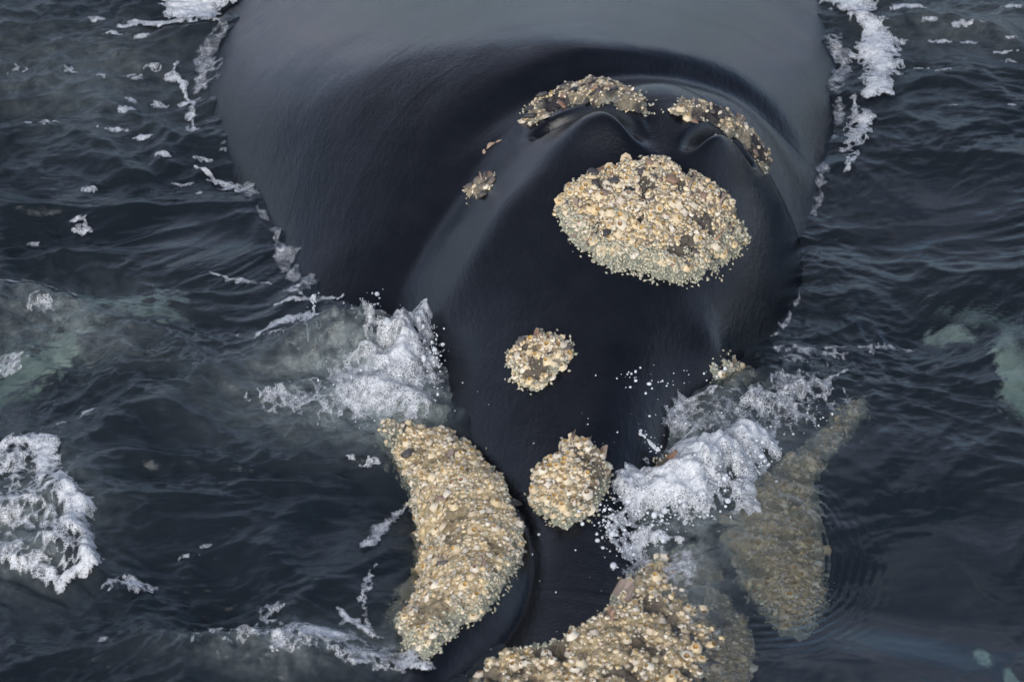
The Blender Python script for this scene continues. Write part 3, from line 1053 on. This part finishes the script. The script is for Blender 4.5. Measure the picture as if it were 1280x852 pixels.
# scattered dark horny lumps between the barnacles
for C in CALL:
    nl = {'A': 34, 'I': 40, 'J': 44, 'K': 16, 'B': 6, 'D': 6, 'E': 8}.get(C['id'], 0)
    P2 = C['poly']; got = 0
    for _ in range(nl * 12):
        if got >= nl:
            break
        x = random.uniform(P2[:, 0].min(), P2[:, 0].max()); y = random.uniform(P2[:, 1].min(), P2[:, 1].max())
        if C['id'] == 'A' and y < P2[:, 1].mean() and random.random() < 0.55:
            continue
        sx, tx = pad_point(C, np.array([x]), np.array([y]))
        if sx[0] < 0.004:
            continue
        got += 1
        n_ = normal_at(np.array([x]), np.array([y]))[0]
        pos = np.array([x, y, height_at(x, y)]) + n_ * (tx[0] - 0.006)
        B_ = basis(n_ + np.array([random.gauss(0, .3), random.gauss(0, .3), 0]), random.uniform(0, 6.28))
        sz = random.uniform(0.028, 0.075) * (0.8 if C['id'] in ('B', 'K', 'I', 'J') else 1)
        o = bpy.data.objects.new('horny_lump', CHUNK_ME[random.randrange(6)])
        COL.objects.link(o); o.parent = C['obj']
        M_ = Matrix(((*B_[0], 0), (*B_[1], 0), (*B_[2], 0), (0, 0, 0, 1)))
        o.matrix_basis = Matrix.Translation(Vector(pos)) @ M_ @ Matrix.Diagonal((sz, sz * random.uniform(.5, 1), sz * random.uniform(.45, .9), 1))

# horny flakes: photo pixel, size in m, lean
for (cid, u, v, sz, tilt) in [('C', 716, 562, .085, .2), ('C', 732, 564, .075, .1), ('C', 748, 578, .07, -.1), ('C', 752, 603, .055, -.3), ('C', 703, 572, .06, .3),
                              ('E', 773, 758, .11, .1), ('E', 757, 790, .07, .2), ('E', 785, 735, .08, -.1), ('E', 715, 805, .05, .3), ('E', 820, 700, .06, 0),
                              ('B', 672, 424, .07, .2), ('B', 690, 425, .06, 0), ('B', 708, 437, .06, -.3), ('B', 655, 432, .05, .3),
                              ('D', 522, 580, .07, .5), ('D', 530, 640, .06, .4), ('D', 540, 680, .06, .4), ('D', 562, 585, .06, 1.2), ('D', 520, 770, .07, .6), ('D', 600, 728, .06, .2), ('D', 545, 735, .05, .2),
                              ('A', 770, 232, .07, .2), ('A', 800, 222, .07, 0), ('A', 838, 230, .08, .1), ('A', 855, 240, .07, -.2), ('A', 785, 245, .06, .1), ('A', 745, 228, .06, .4),
                              ('A', 905, 285, .06, -.4), ('A', 885, 300, .06, -.2), ('A', 760, 300, .06, .2), ('A', 890, 255, .07, -.2), ('A', 720, 262, .05, .4), ('A', 850, 335, .05, 0), ('A', 810, 212, .05, .1), ('A', 862, 318, .05, 0),
                              ('I', 665, 142, .07, .3), ('I', 680, 130, .06, .2), ('I', 705, 120, .06, .1), ('I', 740, 118, .06, 0), ('I', 665, 152, .07, .6), ('I', 770, 120, .05, 0),
                              ('J', 860, 135, .06, 0), ('J', 885, 142, .06, 0), ('J', 915, 160, .06, -.2), ('J', 945, 190, .06, -.4), ('J', 900, 150, .06, 0),
                              ('K', 590, 235, .06, .3), ('K', 605, 228, .06, .2), ('K', 603, 244, .06, .5), ('G', 832, 582, .09, .2), ('G', 845, 580, .08, 0), ('F', 925, 455, .05, -.5), ('F', 915, 452, .04, -.2)]:
    C = next(c for c in CALL if c['id'] == cid)
    p_ = on_whale(np.array([float(u)]), np.array([float(v)]))[0]
    n_ = normal_at(p_[:1], p_[1:2])[0]
    _, tx = pad_point(C, p_[:1], p_[1:2])
    pos = np.array([p_[0], p_[1], height_at(p_[0], p_[1])]) + n_ * max(tx[0], 0)
    B_ = basis(n_ + np.array([0.3 * math.sin(tilt), 0.55, 0.25]), random.uniform(-0.6, 0.6) + tilt)
    plate = cid in 'CEG' or random.random() < 0.25
    sz = sz * (0.95 if cid in 'CEG' else 1.0)
    o = bpy.data.objects.new('horny_flake' if plate else 'horny_lump', (FLAKE_ME if plate else CHUNK_ME)[random.randrange(6)])
    COL.objects.link(o); o.parent = C['obj']
    M_ = Matrix(((*B_[0], 0), (*B_[1], 0), (*B_[2], 0), (0, 0, 0, 1)))
    o.matrix_basis = Matrix.Translation(Vector(pos)) @ M_ @ Matrix.Diagonal((sz, sz, sz * 0.6, 1))


# ------------------------------------------------------------------ foam and spray
ICO0, ICO1 = ico(0), ico(1)


def drops_mesh(name, pos, rad, src=ICO0, mat=None):
    v, f = src
    n = len(pos)
    st = RNG.uniform(0.75, 1.35, (n, 1, 3))
    V = v[None] * rad[:, None, None] * st + np.asarray(pos)[:, None]
    F = f[None] + (np.arange(n) * len(v))[:, None, None]
    return mesh_np(name, V.reshape(-1, 3), F.reshape(-1, 3), [mat or M_DROP])


def top_at(x, y):
    w = np.where((x > WX[0]) & (x < WX[-1]) & (y > WY[0]) & (y < WY[-1]), height_at(x, y), -9)
    return np.maximum(sea_height(x, y), w)


def blobp(x, y, u, v, ru, rv, rot=0.0):
    """elongated spot on the water; rot in the photo's plane, turned into the water's"""
    return blob(x, y, u, v, ru, rv, rot)


def stroke(x, y, pix, w):
    x = x + 0.035 * fbm(x * 6, y * 6, 401, 3); y = y + 0.05 * fbm(x * 6, y * 6, 402, 3)
    p = np.asarray(pix, float)
    g_ = smooth_poly(gp(p[:, 0], p[:, 1])[:, :2], 4, False)
    d, par = poly_dist(x, y, g_)
    ww = w * 0.0045 * (0.35 + 0.65 * np.sin(math.pi * np.clip(par, 0.02, 0.98)) ** 0.6)
    return np.exp(-(d / ww) ** 2)


def foam(name, label, spots=(), strokes=(), gain=0.95, thr=0.30, lump=0.010, ragged=0.6, freq=14, step=0.006, rise=(), seed=0, den=0.0, cat='foam', shore=()):
    us, vs = [], []
    for sp in spots:
        us += [sp[0] - 2.0 * sp[2], sp[0] + 2.0 * sp[2]]; vs += [sp[1] - 2.0 * sp[3], sp[1] + 2.0 * sp[3]]
    for (u, v, ru, rv, a_) in shore:
        us += [u - 1.6 * ru, u + 1.6 * ru]; vs += [v - 1.6 * rv, v + 1.6 * rv]
    for pix, w, a in strokes:
        for (u, v) in pix:
            us += [u - 2 * w, u + 2 * w]; vs += [v - 2 * w, v + 2 * w]
    spots = [(sp[0], sp[1], sp[2], sp[3], sp[4] * 1.1, *sp[5:]) for sp in spots]
    c = gp(np.array([min(us), max(us), min(us), max(us)], float), np.array([min(vs), min(vs), max(vs), max(vs)], float))
    X, Y = np.meshgrid(np.arange(c[:, 0].min(), c[:, 0].max(), step), np.arange(c[:, 1].min(), c[:, 1].max(), step * 1.2))
    D = np.zeros_like(X)
    for sp in spots:
        D = np.maximum(D, sp[4] * blobp(X, Y, *sp[:4], sp[5] if len(sp) > 5 else 0.0))
    for pix, w, a in strokes:
        D = np.maximum(D, a * stroke(X, Y, pix, w))
    if shore:
        wh_ = height_at(X, Y) - sea_height(X, Y)
        D = np.maximum(D, np.exp(-((wh_ + 0.03) / 0.05) ** 2) * np.clip(sum(a_ * blobp(X, Y, u, v, ru, rv) for (u, v, ru, rv, a_) in shore), 0, 1))
    D = D * np.clip(0.9 + 0.55 * fbm(X * 4.5, Y * 4.5, seed + 70, 4), 0.15, 1.5)
    wx = X + 0.03 * perlin(X * 9, Y * 9, seed + 5); wy = Y + 0.03 * perlin(X * 9, Y * 9, seed + 6)
    f1, f2 = worley(wx * freq * 1.6, wy * freq * 1.1, seed + 9)
    lace = 0.55 - np.clip((f2 - f1) * 1.9, 0, 1.2)
    val = gain * D + ragged * (0.6 * fbm(X * freq, Y * freq * 0.8, seed, 4) + 0.6 * lace) * sstep(0.02, 0.35, D) * (1.15 - D * 0.8)
    Z = top_at(X, Y); zs_ = sea_height(X, Y)
    over = Z - zs_                      # froth climbs only a little way up the skin
    val = val - 0.9 * sstep(0.04, 0.13, over)
    keepv = val > thr
    Z = zs_ + np.minimum(over, 0.14)
    H_ = np.zeros_like(X)
    for (u, v, ru, rv, hgt) in rise:
        H_ = H_ + hgt * blobp(X, Y, u, v, ru, rv)
    H_ = H_ * np.clip(0.8 + 0.4 * ridged(X * 6, Y * 6, seed + 31, 2) + 0.03 * ridged(X * 26, Y * 26, seed + 36, 2), 0.1, 2)
    Z = Z + 0.011 + 0.35 * lump * np.clip(D, 0, 1.2) * (1 + 0.35 * ridged(X * 15, Y * 15, seed + 40, 2)) + H_ * sstep(0.1, 0.8, D)
    ii = np.arange(X.size).reshape(X.shape)
    q = np.stack([ii[:-1, :-1], ii[:-1, 1:], ii[1:, 1:], ii[1:, :-1]], -1).reshape(-1, 4)
    q = q[keepv.ravel()[q].sum(axis=1) >= 3]
    if not len(q):
        return None
    u_ = np.unique(q); rm = np.full(X.size, -1); rm[u_] = np.arange(len(u_))
    me = mesh_np(name, np.stack([X, Y, Z], -1).reshape(-1, 3)[u_], rm[q], [M_FOAM])
    add_attr(me, 'froth', (np.clip((val - thr) * 0.8, 0, 0.55) + 0.3 * den - 0.02).ravel()[u_])
    return link(name, me, label=label, cat=cat, kind='stuff')


foam('foam_patch', 'white wake foam pressed against the whale\'s left flank', spots=[(268, 2, 34, 18, 1.5), (235, 18, 30, 12, 1.1), (205, 42, 60, 8, .95), (258, 28, 16, 18, 1.0), (290, -10, 30, 16, 1.4), (242, 26, 30, 11, 1.3)], seed=3, den=.7, lump=.03)
rs = random.Random(4)
fl = []
for (u, v, a) in [(180, 184, 1), (205, 208, .8), (128, 105, .7), (160, 150, .8), (110, 245, .9), (150, 175, .7), (232, 130, .8), (240, 150, .7), (195, 130, .7), (170, 100, .6), (90, 100, .6),
                  (240, 172, .7), (255, 205, .6), (285, 238, .8), (270, 228, .7), (140, 55, .7), (20, 100, .6), (45, 300, .6), (105, 290, .5), (60, 160, .6), (190, 92, .6), (215, 100, .6),
                  (250, 250, .5), (230, 235, .5), (165, 128, .7), (130, 172, .7), (35, 160, .5), (120, 37, .6), (100, 282, .6), (180, 60, .6)]:
    fl.append((u, v, rs.uniform(9, 17), rs.uniform(3.5, 7), a * 1.0))
foam('foam_fleck', 'small white foam flecks drifting by the left flank', spots=fl, strokes=[([(215, 85), (228, 110), (240, 140), (238, 175)], 4, .8), ([(250, 215), (280, 232), (300, 248)], 5, .8)], seed=13, freq=22, den=.4, lump=.015)
foam('foam_patch', 'broad ragged strip of wake foam beside the right flank', spots=[(1066, 12, 34, 18, 1.35), (1095, 8, 50, 6, .75), (1130, 25, 30, 6, .55), (1200, 45, 30, 5, .5), (1255, 75, 30, 4, .5)],
     strokes=[([(1052, 0), (1078, 35), (1096, 60), (1098, 95), (1090, 130)], 22, 1.0), ([(1100, 95), (1130, 105)], 9, .8), ([(1090, 120), (1110, 128)], 9, .7), ([(1068, 135), (1075, 160), (1068, 190), (1062, 215)], 16, .62)], seed=23, den=.55, lump=.03)
foam('foam_fleck', 'thin white foam flecks beyond the right flank', spots=[(1160, 40, 14, 4, .8), (1175, 60, 16, 3.5, .8), (1210, 62, 14, 4, .7), (1265, 20, 18, 4, .7), (1258, 85, 14, 4, .8), (1180, 102, 14, 3, .7), (1150, 95, 12, 3, .7), (1262, 62, 12, 3, .7), (1263, 145, 8, 3, .6), (1190, 145, 8, 3, .5), (1120, 60, 18, 4, .6)], seed=33, freq=24, den=.2)
foam('foam_patch', 'line of foam on the green wave crest', spots=[(10, 465, 25, 9, .8), (55, 405, 30, 12, .5)], strokes=[([(-20, 360), (20, 366), (60, 378), (100, 395)], 9, .9), ([(-10, 475), (30, 462)], 6, .8), ([(50, 560), (90, 545), (120, 530)], 5, .55)], seed=43, freq=18, lump=.025)
foam('foam_curl', 'curling front of lacy foam on a dark wave', spots=[(30, 640, 55, 50, .46), (75, 690, 32, 30, .6), (20, 600, 36, 18, .55), (30, 705, 60, 14, .5)],
     strokes=[([(-20, 590), (25, 572), (55, 580), (62, 615), (90, 645), (98, 680), (115, 715), (80, 735)], 15, 1.0), ([(-20, 715), (30, 712), (70, 730)], 9, .9), ([(10, 650), (60, 660), (95, 690)], 9, .7)], seed=53, den=.15, ragged=.95, freq=17, lump=.04, rise=[(90, 690, 40, 40, .03)])
foam('foam_patch', 'white froth washing over the wave beside the snout', spots=[(500, 480, 45, 32, 1.0), (470, 510, 60, 28, .8), (420, 520, 80, 24, .55), (525, 440, 20, 22, .8), (515, 520, 25, 22, .8), (400, 440, 70, 10, .6), (350, 520, 60, 18, .4)],
     strokes=[([(318, 440), (350, 425), (385, 418), (400, 425)], 9, .9), ([(395, 415), (430, 425), (475, 432), (510, 430), (535, 425)], 8, 1.0), ([(430, 590), (480, 585)], 6, .4)], seed=63, den=.25, freq=15, lump=.03, rise=[(515, 470, 45, 30, .05), (470, 480, 60, 28, .03), (530, 432, 22, 12, .05)])
foam('foam_patch', 'froth and a white crest on the wave by the long lip callosity', spots=[(405, 815, 45, 9, 1.15), (370, 820, 120, 20, .5), (480, 838, 60, 14, .7), (310, 800, 60, 14, .42), (160, 742, 32, 8, .7), (235, 705, 18, 4, .5), (340, 770, 20, 8, .4), (130, 815, 10, 6, .5), (260, 695, 20, 4, .4)],
     strokes=[([(420, 770), (445, 785), (475, 805)], 7, .8), ([(440, 850), (490, 838), (540, 850)], 10, .9), ([(330, 780), (370, 800), (420, 800)], 6, .6)], seed=73, den=.2, freq=17, lump=.03)
foam('foam_streak', 'thin foam streaks along the lip callosity', strokes=[([(455, 690), (475, 665), (490, 645), (505, 622)], 8, .85), ([(680, 660), (684, 690), (680, 715)], 4, .7), ([(470, 720), (455, 760), (470, 800)], 6, .5)], seed=83, freq=24)
foam('foam_streak', 'thin curved foam lines on the smooth swell', strokes=[([(262, 356), (300, 366), (340, 373)], 4, .9), ([(345, 398), (370, 392), (400, 390), (425, 392)], 4.5, .9), ([(355, 378), (375, 382), (388, 392)], 3, .7), ([(600, 300), (604, 301)], 2, 0)], seed=93, freq=30, thr=.3)
foam('foam_patch', 'lacy foam and bubbles at the right of the snout', spots=[(900, 545, 60, 16, .6), (960, 535, 60, 24, .62), (1010, 510, 50, 20, .6), (1030, 450, 60, 10, .5), (1000, 470, 40, 14, .45), (860, 540, 40, 20, .55), (930, 560, 50, 20, .6), (1110, 440, 30, 6, .5)],
     strokes=[([(845, 530), (875, 522), (905, 522)], 7, .7), ([(900, 545), (960, 520), (1020, 505), (1060, 485)], 9, .75), ([(860, 560), (890, 550), (950, 545), (1000, 530)], 9, .7), ([(1010, 455), (1050, 445), (1090, 450)], 6, .6)], seed=103, freq=15, lump=.03, rise=[(940, 530, 60, 20, .03)])
foam('foam_patch', 'thick white splash breaking over the snout', spots=[(935, 580, 32, 22, 1.15), (890, 610, 45, 28, 1.1), (845, 640, 60, 26, .95), (800, 640, 40, 34, .8), (790, 680, 26, 34, .75), (925, 640, 20, 25, .7), (860, 585, 30, 14, .7), (770, 660, 14, 20, .6)],
     strokes=[([(800, 620), (790, 650), (765, 680), (775, 700)], 10, .9), ([(780, 700), (800, 690), (850, 690)], 8, .7)], seed=113, den=.45, freq=14, lump=.04, rise=[(900, 600, 55, 30, .10), (935, 578, 26, 18, .05), (845, 635, 70, 30, .05), (795, 640, 30, 24, .04)])
foam('foam_streak', 'watery foam veil over the drowned snout callosity', spots=[(840, 720, 40, 24, .5), (800, 760, 30, 30, .45), (860, 790, 50, 20, .38), (800, 720, 20, 24, .55)], seed=123, freq=18)

foam('foam_streak', 'thin white wash line along the left waterline of the back', shore=[(262, 90, 60, 60, .7), (300, 240, 60, 60, .62), (360, 350, 60, 40, .75)], seed=133, freq=11, ragged=.5, den=-.12)
foam('foam_streak', 'thin white wash line along the right waterline of the back', shore=[(1055, 110, 60, 90, .62), (1020, 250, 50, 50, .6), (985, 400, 60, 50, .6)], seed=143, freq=11, ragged=.5, den=-.12)

# spray: flying drops of the splashes
def spray(label, clusters, seed):
    """clusters: (u, v, z above the water, spread u, spread v, spread z, count, radius)"""
    r = np.random.default_rng(seed)
    P_, R_ = [], []
    for (u, v, z, su, sv_, sz, n, rad) in clusters:
        n = n if n < 150 else int(n * 0.22)
        c = gp(np.array(float(u)), np.array(float(v)), z)
        q = c + np.stack([r.normal(0, su * 0.00375, n), r.normal(0, sv_ * 0.005, n), np.abs(r.normal(0, sz, n)) - 0.2 * sz], -1)
        q[:, 2] = np.maximum(q[:, 2], top_at(q[:, 0], q[:, 1]) + 0.003)
        P_.append(q); R_.append(0.55 * rad * np.exp(r.normal(0, 0.65, n)))
    P_, R_ = np.vstack(P_), np.concatenate(R_)
    link('spray', drops_mesh('spray', P_, R_, ICO1 if len(P_) < 1500 else ICO0), label=label, cat='spray', kind='stuff')


spray('white drops thrown up where the wave meets the snout', [(525, 445, .10, 14, 10, .06, 700, .0035), (500, 480, .10, 28, 18, .05, 900, .003), (480, 510, .04, 40, 18, .03, 700, .003), (430, 420, .06, 30, 6, .05, 350, .0035), (445, 412, .1, 20, 5, .06, 70, .0045),
       (390, 425, .06, 18, 5, .05, 160, .0035), (535, 430, .14, 8, 6, .06, 220, .004), (540, 455, .1, 5, 8, .05, 120, .004), (360, 432, .04, 25, 5, .03, 200, .003), (460, 385, .1, 18, 10, .06, 16, .005)], 1)
spray('white drops of the thick splash over the snout', [(935, 575, .12, 16, 10, .06, 900, .0035), (890, 605, .14, 24, 14, .08, 1400, .0035), (845, 635, .10, 32, 16, .06, 1300, .0035), (795, 645, .10, 20, 18, .05, 900, .0035), (780, 685, .05, 14, 18, .04, 500, .004), (765, 660, .08, 8, 12, .05, 110, .005), (900, 545, .06, 50, 16, .04, 500, .003), (980, 520, .04, 45, 14, .03, 400, .003)], 2)
spray('scattered single drops over the dark snout', [(800, 478, .35, 26, 8, .03, 26, .0055), (830, 480, .33, 20, 6, .03, 14, .005), (885, 470, .2, 12, 6, .02, 8, .0055), (740, 640, .2, 16, 10, .04, 10, .006), (470, 380, .2, 8, 8, .03, 8, .006), (690, 560, .25, 60, 30, .03, 14, .0035), (700, 700, .05, 50, 40, .02, 14, .005), (760, 800, .06, 30, 20, .02, 14, .005)], 3)


def jet(label, pix, z, rad, seed):
    """a rope of water breaking up into beads"""
    r = np.random.default_rng(seed)
    p = np.array([gp(np.array(float(u)), np.array(float(v)), zz) for (u, v), zz in zip(pix, z)])
    q = smooth_poly(p, 14, False)
    n = len(q)
    rr = np.interp(np.linspace(0, 1, n), np.linspace(0, 1, len(rad)), rad) * 0.6 * np.exp(r.normal(0, .4, n))
    q = q + r.normal(0, .003, q.shape)
    extra = q[r.integers(0, n, n * 2)] + r.normal(0, .011, (n * 2, 3))
    link('water_jet', drops_mesh('water_jet', np.vstack([q, extra]), np.concatenate([rr, np.exp(r.normal(0, .4, n * 2)) * .0025]), ICO1), label=label, cat='splash', kind='stuff')


jet('thin upright jet of white water on the wave crest', [(390, 430), (391, 412), (392, 392), (393, 368)], [.10, .10, .10, .10], [.013, .009, .008, .012], 5)
jet('slanting string of water beads rising from the splash', [(822, 562), (806, 545), (790, 525), (778, 510), (768, 500)], [.14, .15, .16, .17, .18], [.011, .007, .006, .005, .0075], 6)
